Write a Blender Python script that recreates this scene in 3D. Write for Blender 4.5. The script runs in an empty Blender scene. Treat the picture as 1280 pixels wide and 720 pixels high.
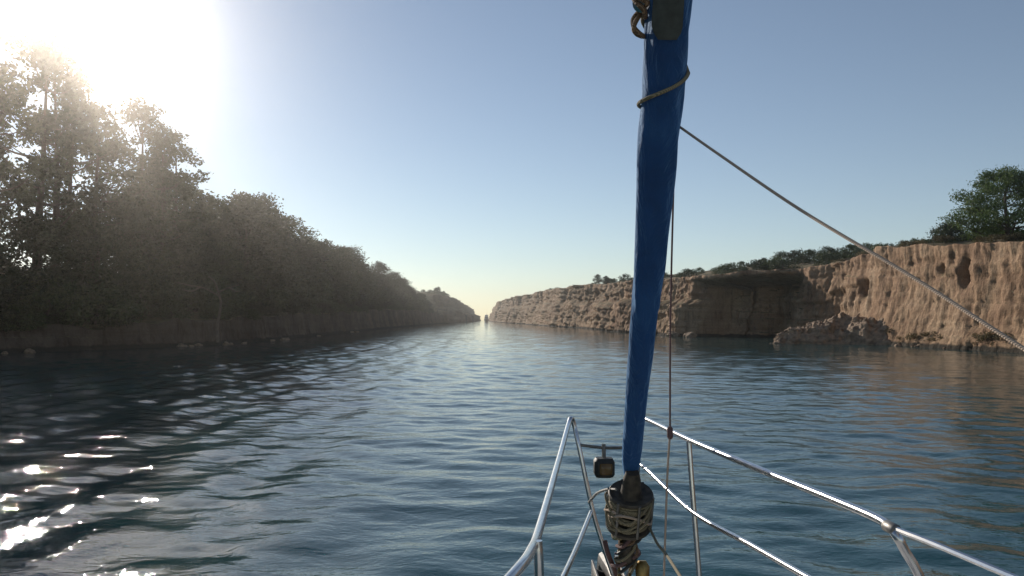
import bpy, math, random
import numpy as np
from mathutils import Vector

S = bpy.context.scene
COL = S.collection
R = math.radians

# ------------------------------------------------------------------ camera
CAM_Z = 2.2
PITCH = R(2.18)
F = 1000.0                                   # focal length in pixels of the 1280 px wide photograph
cd = bpy.data.cameras.new('camera')
cd.sensor_width = 36.0
cd.lens = F / 1280.0 * 36.0
cd.clip_start = 0.05
cd.clip_end = 6000
cam = bpy.data.objects.new('camera', cd)
COL.objects.link(cam)
cam.location = (0, 0, CAM_Z)
cam.rotation_euler = (math.pi / 2 + PITCH, 0, 0)
S.camera = cam

def ray(x, y):
    a, c = (x - 640) / F, (360 - y) / F
    return Vector((a, math.cos(PITCH) - c * math.sin(PITCH), math.sin(PITCH) + c * math.cos(PITCH)))

def P(x, y, d):
    """point at distance d ahead (world Y) that the photograph shows at pixel x, y"""
    r = ray(x, y)
    return Vector((0, 0, CAM_Z)) + r * (d / r.y)

# ------------------------------------------------------------------ light
SUN = ray(90, -8).normalized()
elev = math.asin(SUN.z)
azim = math.atan2(SUN.x, SUN.y)              # clockwise from +Y
w = bpy.data.worlds.new('World'); S.world = w; w.use_nodes = True
nt = w.node_tree
sky = nt.nodes.new('ShaderNodeTexSky')
sky.sky_type = 'NISHITA'; sky.sun_disc = False
sky.sun_elevation = elev; sky.sun_rotation = azim
sky.air_density = 0.9; sky.dust_density = 0.05; sky.ozone_density = 1.2; sky.altitude = 300
bg = nt.nodes['Background']; bg.inputs['Strength'].default_value = 0.095
hsv = nt.nodes.new('ShaderNodeHueSaturation'); hsv.inputs['Saturation'].default_value = .86     # dusty summer air
nt.links.new(sky.outputs[0], hsv.inputs['Color']); nt.links.new(hsv.outputs[0], bg.inputs[0])
sl = bpy.data.lights.new('sun', 'SUN'); sl.energy = 4.5; sl.angle = R(0.5); sl.color = (1, .92, .82)
so = bpy.data.objects.new('sun', sl); COL.objects.link(so)
so.rotation_euler = SUN.to_track_quat('Z', 'Y').to_euler()
S.view_settings.view_transform = 'Standard'
S.view_settings.look = 'None'
S.view_settings.exposure = 0.0
S.view_settings.gamma = 1.0
S.render.engine = 'CYCLES'
cy = S.cycles
cy.use_denoising = True
cy.max_bounces = 6; cy.diffuse_bounces = 2; cy.glossy_bounces = 3
cy.transmission_bounces = 3; cy.volume_bounces = 0; cy.transparent_max_bounces = 6
cy.sample_clamp_indirect = 6.0
cy.caustics_reflective = False; cy.caustics_refractive = False

# ------------------------------------------------------------------ helpers
rng = np.random.default_rng(7)
random.seed(7)
_perm = np.random.default_rng(3).permutation(512).astype(np.int64)
_grad = np.random.default_rng(4).normal(size=(512, 3)); _grad /= np.linalg.norm(_grad, axis=1)[:, None]

def noise3(x, y, z):
    x, y, z = np.broadcast_arrays(np.asarray(x, float), np.asarray(y, float), np.asarray(z, float))
    xi, yi, zi = np.floor(x).astype(np.int64), np.floor(y).astype(np.int64), np.floor(z).astype(np.int64)
    fx, fy, fz = x - xi, y - yi, z - zi
    sm = lambda t: t * t * t * (t * (t * 6 - 15) + 10)
    u, v, q = sm(fx), sm(fy), sm(fz)
    def g(i, j, k):
        h = _perm[(_perm[(_perm[(xi + i) & 511] + yi + j) & 511] + zi + k) & 511]
        G = _grad[h]
        return G[..., 0] * (fx - i) + G[..., 1] * (fy - j) + G[..., 2] * (fz - k)
    l = lambda a, b, t: a + (b - a) * t
    return l(l(l(g(0,0,0), g(1,0,0), u), l(g(0,1,0), g(1,1,0), u), v),
             l(l(g(0,0,1), g(1,0,1), u), l(g(0,1,1), g(1,1,1), u), v), q)

def fbm(x, y, z, o=4):
    s, a = 0, 1.0
    for i in range(o):
        s = s + a * noise3(x * 2**i + 17.3 * i, y * 2**i + 5.1 * i, z * 2**i + 9.7 * i)
        a *= .5
    return s

def smooth(a, b, x):
    t = np.clip((x - a) / (b - a), 0, 1)
    return t * t * (3 - 2 * t)

def mesh_np(name, V, Fq, mat=None, smooth_shade=True):
    V = np.asarray(V, np.float32).reshape(-1, 3); Fq = np.asarray(Fq, np.int32)
    k = Fq.shape[1]
    me = bpy.data.meshes.new(name)
    me.vertices.add(len(V)); me.vertices.foreach_set('co', V.ravel())
    me.loops.add(Fq.size); me.loops.foreach_set('vertex_index', Fq.ravel())
    me.polygons.add(len(Fq)); me.polygons.foreach_set('loop_start', np.arange(0, Fq.size, k, dtype=np.int32))
    me.polygons.foreach_set('loop_total', np.full(len(Fq), k, np.int32))
    me.polygons.foreach_set('use_smooth', np.full(len(Fq), smooth_shade, bool))
    me.update(calc_edges=True)
    if mat: me.materials.append(mat)
    return me

def grid_faces(nr, nc, wrap=False):
    i = np.arange(nr - 1)[:, None]; j = np.arange(nc if wrap else nc - 1)[None, :]
    a = i * nc + j; b = i * nc + (j + 1) % nc
    return np.stack([a, b, b + nc, a + nc], -1).reshape(-1, 4)

class MB:
    """collects shapes and links them as one mesh object"""
    def __init__(s): s.V, s.F, s.n = [], [], 0
    def add(s, V, Fs):
        V = np.asarray(V, float).reshape(-1, 3)
        s.V.append(V); s.F += [tuple(int(i) + s.n for i in f) for f in Fs]; s.n += len(V)
    def tube(s, pts, rad, seg=10, caps=True, flat=1.0):
        p = np.array([tuple(q) for q in pts], float); n = len(p)
        r = np.broadcast_to(np.asarray(rad, float), (n,))
        T = np.gradient(p, axis=0); T /= np.linalg.norm(T, axis=1)[:, None] + 1e-12
        up = np.array([0, 0, 1.0]) if abs(T[0, 2]) < .9 else np.array([1.0, 0, 0])
        N = np.cross(T[0], up); N /= np.linalg.norm(N)
        rings = []
        for i in range(n):
            N = N - T[i] * (N @ T[i]); N /= np.linalg.norm(N)
            B = np.cross(T[i], N)
            a = np.linspace(0, 2 * math.pi, seg, endpoint=False)
            rings.append(p[i] + r[i] * (np.cos(a)[:, None] * N + flat * np.sin(a)[:, None] * B))
        Fs = grid_faces(n, seg, True).tolist()
        if caps: Fs += [list(range(seg))[::-1], [(n - 1) * seg + k for k in range(seg)]]
        s.add(np.concatenate(rings), Fs)
    def box(s, c, size, rot=None, bevel=0.0):
        c = np.array(tuple(c)); h = np.array(size) / 2
        b = min(bevel, h.min() * .9)
        pts, Fs = [], []
        if b <= 0:
            for z in (-1, 1):
                for x, y in ((-1, -1), (1, -1), (1, 1), (-1, 1)): pts.append((x * h[0], y * h[1], z * h[2]))
            Fs = [(3, 2, 1, 0), (4, 5, 6, 7), (0, 1, 5, 4), (1, 2, 6, 5), (2, 3, 7, 6), (3, 0, 4, 7)]
        else:
            def ring(ix, iy, z):
                q = []
                for x, y, a, e in ((-1, -1, 1, 0), (1, -1, 0, 1), (1, 1, -1, 0), (-1, 1, 0, -1)):
                    q.append((x * ix + (-x) * 0, y * (iy) , z))
                return q
            def oct_(o, z):
                X, Y = h[0] - o, h[1] - o
                return [(-X + b, -Y, z), (X - b, -Y, z), (X, -Y + b, z), (X, Y - b, z),
                        (X - b, Y, z), (-X + b, Y, z), (-X, Y - b, z), (-X, -Y + b, z)]
            pts = oct_(b * .6, -h[2]) + oct_(0, -h[2] + b) + oct_(0, h[2] - b) + oct_(b * .6, h[2])
            Fs = grid_faces(4, 8, True).tolist() + [list(range(8))[::-1], list(range(24, 32))]
        pts = np.array(pts)
        if rot is not None: pts = pts @ np.array(rot).T
        s.add(pts + c, Fs)
    def lathe(s, prof, c, axis, seg=24):
        ax = Vector(axis).normalized(); u = ax.orthogonal().normalized(); v = ax.cross(u)
        V = []
        for r, h in prof:
            for k in range(seg):
                a = 2 * math.pi * k / seg
                V.append(tuple(Vector(c) + ax * h + (u * math.cos(a) + v * math.sin(a)) * r))
        Fs = grid_faces(len(prof), seg, True).tolist()
        Fs += [list(range(seg))[::-1], [(len(prof) - 1) * seg + k for k in range(seg)]]
        s.add(V, Fs)
    def mesh(s, name, mat, smooth_shade=True, auto=None):
        me = bpy.data.meshes.new(name)
        me.from_pydata(np.concatenate(s.V).tolist(), [], s.F)
        me.polygons.foreach_set('use_smooth', [smooth_shade] * len(me.polygons))
        me.update()
        if auto is not None: me.set_sharp_from_angle(angle=R(auto))
        if mat: me.materials.append(mat)
        return me
    def build(s, name, mat, parent=None, auto=40):
        return link(name, s.mesh(name, mat, True, auto), parent)

def link(name, data, parent=None):
    o = bpy.data.objects.new(name, data); COL.objects.link(o)
    if parent: o.parent = parent
    return o

def tag(o, label=None, cat=None, group=None, kind=None):
    for k, v in (('label', label), ('category', cat), ('group', group), ('kind', kind)):
        if v: o[k] = v
    return o

def empty(name, loc=(0, 0, 0)):
    o = bpy.data.objects.new(name, None); COL.objects.link(o); o.location = loc
    o.empty_display_size = .1
    return o

def copy_tree(root):
    c = root.copy(); COL.objects.link(c)
    for ch in list(root.children):
        d = ch.copy(); COL.objects.link(d); d.parent = c
    return c

def spline(pts, n=8):
    p = [Vector(q) for q in pts]; p = [p[0] * 2 - p[1]] + p + [p[-1] * 2 - p[-2]]
    out = []
    for i in range(1, len(p) - 2):
        a, b, c, d = p[i-1], p[i], p[i+1], p[i+2]
        for k in range(n):
            t = k / n
            out.append(.5 * ((2*b) + (c-a)*t + (2*a-5*b+4*c-d)*t*t + (3*b-a-3*c+d)*t**3))
    out.append(p[-2])
    return out

# ------------------------------------------------------------------ materials
def mat_new(name):
    m = bpy.data.materials.new(name); m.use_nodes = True
    t = m.node_tree; b = t.nodes['Principled BSDF']
    return m, t, b
def N(t, typ, **kw):
    n = t.nodes.new(typ)
    for k, v in kw.items(): setattr(n, k, v)
    return n
def ramp(t, src, stops):
    r = N(t, 'ShaderNodeValToRGB'); e = r.color_ramp.elements
    while len(e) < len(stops): e.new(.5)
    for i, (p, c) in enumerate(stops): e[i].position = p; e[i].color = (*c, 1)
    t.links.new(src, r.inputs[0]); return r
def coords(t, scale=(1, 1, 1), rot=(0, 0, 0)):
    tc = N(t, 'ShaderNodeTexCoord'); mp = N(t, 'ShaderNodeMapping')
    mp.inputs['Scale'].default_value = scale; mp.inputs['Rotation'].default_value = rot
    t.links.new(tc.outputs['Object'], mp.inputs[0]); return mp.outputs[0]
def noise(t, vec, scale, detail=5, rough=.55, dist=0):
    n = N(t, 'ShaderNodeTexNoise'); n.inputs['Scale'].default_value = scale
    n.inputs['Detail'].default_value = detail; n.inputs['Roughness'].default_value = rough
    n.inputs['Distortion'].default_value = dist
    t.links.new(vec, n.inputs['Vector']); return n.outputs['Fac']
def bump(t, b, h, strength, dist, prev=None):
    n = N(t, 'ShaderNodeBump'); n.inputs['Strength'].default_value = strength; n.inputs['Distance'].default_value = dist
    t.links.new(h, n.inputs['Height'])
    if prev: t.links.new(prev, n.inputs['Normal'])
    t.links.new(n.outputs[0], b.inputs['Normal']); return n.outputs[0]
def mix(t, fac, a, b, mode='MIX'):
    m = N(t, 'ShaderNodeMix', data_type='RGBA', blend_type=mode)
    if isinstance(fac, (int, float)): m.inputs[0].default_value = fac
    else: t.links.new(fac, m.inputs[0])
    for i, v in ((6, a), (7, b)):
        if isinstance(v, tuple): m.inputs[i].default_value = (*v, 1)
        else: t.links.new(v, m.inputs[i])
    return m.outputs[2]

def simple(name, col, rough=.5, metal=0.0, var=.25, scale=30, bmp=0.0, bdist=.002):
    m, t, b = mat_new(name)
    c = coords(t); n = noise(t, c, scale, 6, .6)
    lo = tuple(x * (1 - var) for x in col); hi = tuple(min(1, x * (1 + var)) for x in col)
    t.links.new(ramp(t, n, [(.3, lo), (.7, hi)]).outputs[0], b.inputs['Base Color'])
    b.inputs['Roughness'].default_value = rough; b.inputs['Metallic'].default_value = metal
    if bmp: bump(t, b, n, bmp, bdist)
    return m

def leaf_mat(name, a, b_, c, trans=.15):
    m, t, b = mat_new(name)
    g = N(t, 'ShaderNodeNewGeometry'); oi = N(t, 'ShaderNodeObjectInfo')
    v = coords(t); n = noise(t, v, .9, 3, .6)
    ad = N(t, 'ShaderNodeMath', operation='MULTIPLY_ADD'); ad.inputs[1].default_value = .45
    t.links.new(g.outputs['Random Per Island'], ad.inputs[0]); t.links.new(n, ad.inputs[2])
    col = ramp(t, ad.outputs[0], [(.35, a), (.7, b_), (1.0, c)]).outputs[0]
    hs = N(t, 'ShaderNodeHueSaturation')
    mr = N(t, 'ShaderNodeMapRange'); mr.inputs[3].default_value = .55; mr.inputs[4].default_value = 1.7
    t.links.new(oi.outputs['Random'], mr.inputs[0]); t.links.new(mr.outputs[0], hs.inputs['Value'])
    t.links.new(col, hs.inputs['Color'])
    t.links.new(hs.outputs[0], b.inputs['Base Color'])
    b.inputs['Roughness'].default_value = .6; b.inputs['Specular IOR Level'].default_value = .25
    tr = N(t, 'ShaderNodeBsdfTranslucent'); t.links.new(hs.outputs[0], tr.inputs[0])
    mx = N(t, 'ShaderNodeMixShader'); mx.inputs[0].default_value = trans
    t.links.new(b.outputs[0], mx.inputs[1]); t.links.new(tr.outputs[0], mx.inputs[2])
    t.links.new(mx.outputs[0], t.nodes['Material Output'].inputs[0])
    return m

M = {}
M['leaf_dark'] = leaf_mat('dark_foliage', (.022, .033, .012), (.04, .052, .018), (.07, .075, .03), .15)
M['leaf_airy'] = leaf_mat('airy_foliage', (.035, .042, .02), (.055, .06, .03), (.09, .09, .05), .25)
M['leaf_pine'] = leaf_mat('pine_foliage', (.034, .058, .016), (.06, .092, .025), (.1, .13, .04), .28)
M['leaf_shrub'] = leaf_mat('shrub_foliage', (.03, .05, .016), (.055, .075, .025), (.1, .11, .045), .15)
M['leaf_dry'] = leaf_mat('dry_foliage', (.07, .06, .03), (.12, .095, .045), (.2, .16, .08), .2)
M['bark'] = simple('bark', (.09, .065, .045), .85, 0, .4, 6, .6, .03)

def earth(name, cols, vscale, bstr=.8):
    m, t, b = mat_new(name)
    big = noise(t, coords(t, (1, 1, .55)), .22, 6, .6, .4)
    streak = noise(t, coords(t, (1, 1, .16)), 1.9, 6, .65, .3)
    strata = noise(t, coords(t, (.06, .06, 1)), 1.5, 4, .6, .6)
    fine = noise(t, coords(t), 5.5, 8, .7)
    base = ramp(t, big, [(.3, cols[0]), (.5, cols[1]), (.72, cols[2])]).outputs[0]
    st = ramp(t, streak, [(.33, (.3, .26, .24)), (.5, (1, 1, 1)), (.72, (1.0, 1.0, .98))]).outputs[0]
    base = mix(t, .7, base, st, 'MULTIPLY')
    sr = ramp(t, strata, [(.35, (.62, .55, .5)), (.55, (1, 1, 1))]).outputs[0]
    base = mix(t, .5, base, sr, 'MULTIPLY')
    fr = ramp(t, fine, [(.35, (.6, .56, .54)), (.6, (1, 1, 1))]).outputs[0]
    base = mix(t, .6, base, fr, 'MULTIPLY')
    # dry grass and soil on level ground
    g = N(t, 'ShaderNodeNewGeometry'); sx = N(t, 'ShaderNodeSeparateXYZ'); t.links.new(g.outputs['True Normal'], sx.inputs[0])
    up = ramp(t, sx.outputs[2], [(.62, (0, 0, 0)), (.9, (1, 1, 1))]).outputs[0]
    gr = ramp(t, noise(t, coords(t), .8, 8, .7), [(.35, (.075, .07, .03)), (.55, (.2, .15, .08)), (.75, (.3, .23, .13))]).outputs[0]
    base = mix(t, up, base, gr)
    # wet dark band at the waterline
    ps = N(t, 'ShaderNodeSeparateXYZ'); t.links.new(g.outputs['Position'], ps.inputs[0])
    wn = N(t, 'ShaderNodeMath', operation='MULTIPLY_ADD'); wn.inputs[1].default_value = -.5
    t.links.new(noise(t, coords(t), 1.2, 4), wn.inputs[0]); t.links.new(ps.outputs[2], wn.inputs[2])
    wet = ramp(t, wn.outputs[0], [(.0, (1, 1, 1)), (.14, (0, 0, 0))]).outputs[0]
    base = mix(t, wet, base, (.045, .036, .026))
    t.links.new(base, b.inputs['Base Color'])
    b.inputs['Roughness'].default_value = .92; b.inputs['Specular IOR Level'].default_value = .2
    p = bump(t, b, streak, bstr, .25)
    bump(t, b, fine, bstr, .07, p)
    return m
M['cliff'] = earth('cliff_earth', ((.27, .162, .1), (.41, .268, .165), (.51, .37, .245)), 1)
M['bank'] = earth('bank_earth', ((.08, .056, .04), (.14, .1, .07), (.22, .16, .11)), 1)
M['rock'] = simple('rock', (.29, .2, .13), .9, 0, .55, 2.2, .9, .12)

def water_mat():
    m, t, b = mat_new('water')
    v = coords(t)
    n = noise(t, v, .12, 3)
    c = ramp(t, n, [(.35, (.005, .046, .052)), (.65, (.008, .062, .068))]).outputs[0]
    t.links.new(c, b.inputs['Base Color'])
    b.inputs['Roughness'].default_value = .03; b.inputs['IOR'].default_value = 1.333
    n1 = noise(t, coords(t, (1, 1.5, 1), (0, 0, .3)), 2.6, 4, .55, .4)
    n2 = noise(t, coords(t, (1, 1.4, 1), (0, 0, -.5)), 9, 3, .5, .3)
    p = bump(t, b, n1, .5, .03)
    bump(t, b, n2, .4, .007, p)
    return m
M['water'] = water_mat()

# ------------------------------------------------------------------ water
def build_water():
    ys = list(np.arange(-20, 5, .3)); y = 5.0
    while y < 880: ys.append(y); y += max(.065, .0058 * y)
    ys = np.array(ys)
    xs = [0.0]; x = 0.0
    while x < 72: x += .13 if x < 14 else .13 + (x - 14) * .012; xs.append(x)
    xs = np.array(xs); xs = np.concatenate([-xs[:0:-1], xs])
    X, Y = np.meshgrid(xs, ys)
    stepy = np.gradient(ys)[:, None]; stepx = np.gradient(xs)[None, :]
    step = np.maximum(stepy, stepx)
    Z = np.zeros_like(X)
    g = np.random.default_rng(11)
    for i in range(46):
        lam = .4 * (5.0 / .4) ** (g.random() ** 1.5)
        th = math.pi / 2 + g.normal() * .75
        k = 2 * math.pi / lam
        a = .021 / k * (1.0 if lam < 1.6 else .4)
        fade = smooth(2.2, 4.5, lam / step)
        ph = g.random() * 6.28
        warp = .6 * noise3(X * .08, Y * .08, i * 3.1)
        Z += a * fade * (1 + .8 * noise3(X * .05, Y * .05, i * 7.7 + .5)) * np.sin(k * (math.cos(th) * X + math.sin(th) * Y) + ph + 3 * warp)
    # long low wash running along the left side of the boat, crests nearly parallel to its course
    env = smooth(-.8, -4.0, X) * smooth(-34, -16, X) * smooth(140, 40, Y)
    wv = 1.6 * noise3(X * .05, Y * .03, 2.2) + .5 * noise3(X * .15, Y * .08, 5.2)
    ph = (X + .05 * Y) * 2 * math.pi / 2.5 + wv * 2.2
    br = .5 + .9 * noise3(X * .12, Y * .045, 31.0)
    Z += env * .05 * br * (np.sin(ph) + .35 * np.sin(2 * ph + .8) + .15 * np.sin(3 * ph + 1.9))
    ph2 = (X - .1 * Y) * 2 * math.pi / 1.1 + 3 * wv
    Z += env * .012 * np.sin(ph2) * (1 + 1.2 * noise3(X * .3, Y * .12, 44.0))
    me = mesh_np('water', np.stack([X, Y, Z], -1), grid_faces(*X.shape), M['water'])
    tag(link('water', me), kind='structure')
build_water()

# ------------------------------------------------------------------ terrain
def resample(pts, spacing):
    p = np.array(pts, float)
    out = [p[0]]
    for a, b in zip(p[:-1], p[1:]):
        L = np.linalg.norm(b[:2] - a[:2]); n = max(1, int(L / spacing(.5 * (a[1] + b[1]))))
        for i in range(1, n + 1): out.append(a + (b - a) * i / n)
    q = np.array(out)
    for _ in range(3): q[1:-1] = .25 * q[:-2] + .5 * q[1:-1] + .25 * q[2:]
    return q

RPATH = [(36, -48, 6.5), (35, 0, 6.8), (34, 30, 7.0), (33.4, 42, 7.2), (33.2, 52, 7.4), (32.4, 60, 7.9), (32.2, 69, 8.5), (32.4, 75, 8.2),
         (32.6, 79, 7.8), (31.8, 82.5, 7.5), (31.2, 85.5, 7.5), (27, 88.8, 7.5), (22.6, 92.5, 7.3), (21.6, 97, 7.3), (21.6, 104, 7.5), (20.8, 112, 7.7),
         (19.4, 130, 8.4), (19.8, 150, 9.1), (17.8, 165, 9.4), (18, 183, 10), (14.5, 205, 10.6), (13.2, 225, 11), (9, 262, 11.4), (6.6, 314, 12),
         (1.5, 367, 12.5), (-4, 440, 13), (-10.5, 550, 13.5), (-15.5, 650, 11.5), (-19, 800, 10.5), (-20, 850, 10)]
LPATH = [(-38, -48, 1.5), (-36, 20, 1.5), (-34, 42, 1.5), (-32, 51, 1.4), (-27.5, 59, 1.9), (-24.8, 67, 2.2), (-24.5, 78, 2.4), (-25, 92, 2.7), (-25.6, 110, 2.9),
         (-26.5, 130, 3.2), (-28, 165, 3.8), (-29, 200, 4.2), (-30.5, 260, 4.6), (-31, 314, 4.2), (-31.5, 338, 5), (-32, 358, 13), (-32, 400, 14.2), (-31.5, 450, 15), (-31, 500, 14.6), (-31, 600, 12.4), (-34, 800, 11.3), (-36, 850, 11)]

def spacing(y):
    return 2.0 if y < 35 else .2 if y < 125 else .45 if y < 240 else 1.2 if y < 600 else 3.0

def terrain(name, path, side, mat, inland):
    """side +1: land on the right. inland(u, s_y) gives the rise of the ground u metres behind the edge"""
    q = resample(path, spacing)
    X0, Y0, H = q[:, 0], q[:, 1], q[:, 2]
    tx, ty = np.gradient(X0), np.gradient(Y0)
    for _ in range(6):
        tx[1:-1] = .25*tx[:-2] + .5*tx[1:-1] + .25*tx[2:]; ty[1:-1] = .25*ty[:-2] + .5*ty[1:-1] + .25*ty[2:]
    L = np.hypot(tx, ty); tx, ty = tx / L, ty / L
    nx, ny = (-ty, tx) if side > 0 else (ty, -tx)          # towards the water
    s = np.concatenate([[0], np.cumsum(np.hypot(np.diff(X0), np.diff(Y0)))])
    H = H + (.35 if side > 0 else .7) * fbm(s * (.12 if side > 0 else .2), 0, 3.3 * side, 4) + .25 * noise3(s * .7, 1.5, 0)
    rows = []
    face = np.concatenate([[-1.6, -.5], np.linspace(-.2, 1, 64 if side > 0 else 24)])
    for v in face:
        z = v * (H if v > 0 else 1.0)
        vv = np.clip(v, 0, 1)
        amp = np.clip(H / 7, .25, 1.4)
        near = 1.0
        gul = fbm(s * .3, z * .1, 1.0 + side, 4)
        gul2 = np.abs(noise3(s * .9 + .6 * noise3(s * .5, z * .5, 3), z * .22 + 3, 2.0)) - .25
        fin = fbm(s * 1.9, z * .8, 6.0, 4)
        pit = np.abs(fbm(s * 3.2, z * 1.6, 14.0, 2))
        led = np.round(2.5 * noise3(s * .05, z * .8, 8.0)) / 2.5 + .6 * noise3(s * .2, z * 1.6, 18.0)
        crisp = fbm(s * 4.5, z * 2.2, 24.0, 3)
        if side > 0:
            rough = .75 * smooth(71, 80, Y0) + .25 * smooth(92, 100, Y0)
            d = amp * ((.55 + .5 * rough) * gul * (.55 + .45 * vv) - (.2 + .6 * rough) * gul2 + (.17 + .15 * rough) * fin - .1 * pit + .14 * crisp + (.16 + .4 * rough) * led)
            # buttresses, coves and a set-back upper tier along the farther reach
            cove = noise3(s * .05, 2.5, 40.0) + .5 * noise3(s * .13, 6.5, 41.0)
            d += smooth(92, 102, Y0) * (3.4 * cove - (1.2 + 2.6 * np.maximum(0, noise3(s * .04, 9.5, 42.0))) * smooth(.5 + .2 * noise3(s * .1, 1, 43.0), .66 + .2 * noise3(s * .1, 1, 43.0), vv))
        else:
            d = np.maximum(amp, .55) * (1.0 * gul - .5 * gul2 + .35 * fin + .14 * crisp + .3 * led) + 1.2 * noise3(s * .09, 2.5, 50.0)
            far = smooth(340, 360, Y0)
            d += far * (4.5 * noise3(s * .035, 2.5, 51.0) + 2.0 * noise3(s * .11, 3.5, 52.0) + 1.6 * led - 5.0 * smooth(.35 + .3 * noise3(s * .06, 1, 53.0), .6 + .3 * noise3(s * .06, 1, 53.0), vv))
        d += amp * (1.0 * (1 - vv) ** 2.2 + .25) - .45 * vv * amp       # batter and a foot of fallen earth
        if side > 0:
            # undercut shaped deep to put shade on the face that looks at the boat
            m = smooth(85.0, 88.6, Y0 + .9 * noise3(z * .8, 3.1, s * .4) + .8 * (vv - .5)) * smooth(100, 94, Y0)
            d -= m * 6.5 * smooth(.96, .78, vv) * (1 + .35 * noise3(s * .3, z * .3, 12.0))
            # holes washed into the tall face
            for hx, hz, rs, rz, dp in ((57.6, 5.4, .4, 1.0, 1.2), (60.6, 5.9, .5, .45, .9), (73.0, 5.0, .9, .9, .9)):
                d -= dp * np.exp(-(((Y0 - hx) / rs) ** 2 + ((z - hz) / rz) ** 2) ** 1.5)
        rows.append(np.stack([X0 + nx * d, Y0 + ny * d, z + .06 * fin], -1))
    top = rows[-1]
    for u in (.15, .45, .9, 1.5, 2.3, 3.3, 4.6, 6.2, 8.2, 11, 14, 18, 24, 32, 44, 62, 90, 140, 220):
        k = smooth(0, 6, u)
        bx = top[:, 0] * (1 - k) + X0 * k; by = top[:, 1] * (1 - k) + Y0 * k
        px, py = bx + side * u, by
        z = H + inland(u, Y0) + (.22 * fbm(px * .35, py * .35, 4.0, 3) + .5 * noise3(px * .06, py * .06, 9.0)) * smooth(0, 3, u) - .02 * smooth(.5, 0, u)
        rows.append(np.stack([px, py, z], -1))
    G = np.stack(rows, 0)
    Fq = grid_faces(*G.shape[:2])
    if side < 0: Fq = Fq[:, ::-1]
    o = tag(link(name, mesh_np(name, G, Fq, mat)), kind='structure')
    return dict(X0=X0, Y0=Y0, H=H, inland=inland, side=side, G=G, nface=len(face))

def rise_r(u, y):
    return (2.6 * smooth(2, 26, u) + 1.5 * smooth(26, 90, u)) * (1 - .5 * smooth(180, 320, y)) + 0 * y
def rise_l(u, y):
    far = smooth(320, 370, y)
    return (1.0 * smooth(2, 5, u) + 3.2 * smooth(4, 16, u) + 2.0 * smooth(16, 50, u)) * (1 - far) + far * 2.0 * smooth(2, 30, u)
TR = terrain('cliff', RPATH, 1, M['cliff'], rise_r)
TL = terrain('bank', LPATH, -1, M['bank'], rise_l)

def ground(T, y, u):
    x0 = float(np.interp(y, T['Y0'], T['X0'])); h = float(np.interp(y, T['Y0'], T['H']))
    px = x0 + T['side'] * u
    z = h + float(T['inland'](u, np.array(y))) + float((.22 * fbm(px * .35, y * .35, 4.0, 3) + .5 * noise3(px * .06, y * .06, 9.0)) * smooth(0, 3, u))
    return px, z

# ------------------------------------------------------------------ vegetation
def leaves(clumps, n, size, seed, flat=.75, aspect=.55, shell=.35):
    g = np.random.default_rng(seed)
    C = np.array([c[:3] for c in clumps]); r = np.array([c[3] for c in clumps])
    fl = np.array([c[4] if len(c) > 4 else flat for c in clumps])
    w_ = r ** 2.2; idx = g.choice(len(r), n, p=w_ / w_.sum())
    d = g.normal(size=(n, 3)); d /= np.linalg.norm(d, axis=1)[:, None]
    rad = r[idx] * (shell + (1 - shell) * g.random(n) ** .5) * (1 + .25 * g.normal(size=n).clip(-1.5, 2.2))
    p = C[idx] + d * rad[:, None] * np.stack([np.ones(n), np.ones(n), fl[idx]], -1)
    nrm = d * .6 + g.normal(size=(n, 3)) * .8; nrm /= np.linalg.norm(nrm, axis=1)[:, None]
    t = np.cross(nrm, g.normal(size=(n, 3))); t /= np.linalg.norm(t, axis=1)[:, None]
    b = np.cross(nrm, t)
    sz = size * (.6 + .8 * g.random(n))[:, None]
    V = np.stack([p - t * sz, p - b * sz * aspect + nrm * sz * .15, p + t * sz, p + b * sz * aspect + nrm * sz * .15], 1)
    return V.reshape(-1, 3), np.arange(4 * n).reshape(-1, 4)

def make_plant(name, clumps, n, size, seed, leafmat, trunk_top, trunk_r, limbs=8, **kw):
    V, Fq = leaves(clumps, n, size, seed, **kw)
    root = empty(name)
    link('crown', mesh_np('crown', V, Fq, leafmat, False), root)
    mb = MB(); g = random.Random(seed)
    tt = Vector(trunk_top)
    ctrl = [Vector((0, 0, -.5)), Vector((g.uniform(-.1, .1), g.uniform(-.1, .1), tt.z * .3)), tt * .62 + Vector((g.uniform(-.15, .15), g.uniform(-.15, .15), 0)), tt]
    tp = spline(ctrl, 5); k = len(tp)
    mb.tube(tp, [trunk_r * (1.25 - 1.05 * i / (k - 1)) for i in range(k)], 8)
    big = sorted(clumps, key=lambda c: -c[3]); step = max(1, len(big) // limbs)
    for c in big[::step][:limbs]:
        e = Vector(c[:3]); zz = max(.12 * tt.z, min(tt.z * .95, e.z - .35 * math.hypot(e.x, e.y) - .3))
        i = min(range(k), key=lambda q: abs(tp[q].z - zz)); a = tp[i]
        m = a.lerp(e, .5) + Vector((0, 0, -.12 * (e - a).length))
        lp = spline([a, m, e], 4); r0 = trunk_r * .5 * (1 - .5 * i / k)
        mb.tube(lp, [r0 * (1 - .8 * j / (len(lp) - 1)) for j in range(len(lp))], 6)
    mb.build('trunk', M['bark'], root)
    return root

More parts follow.
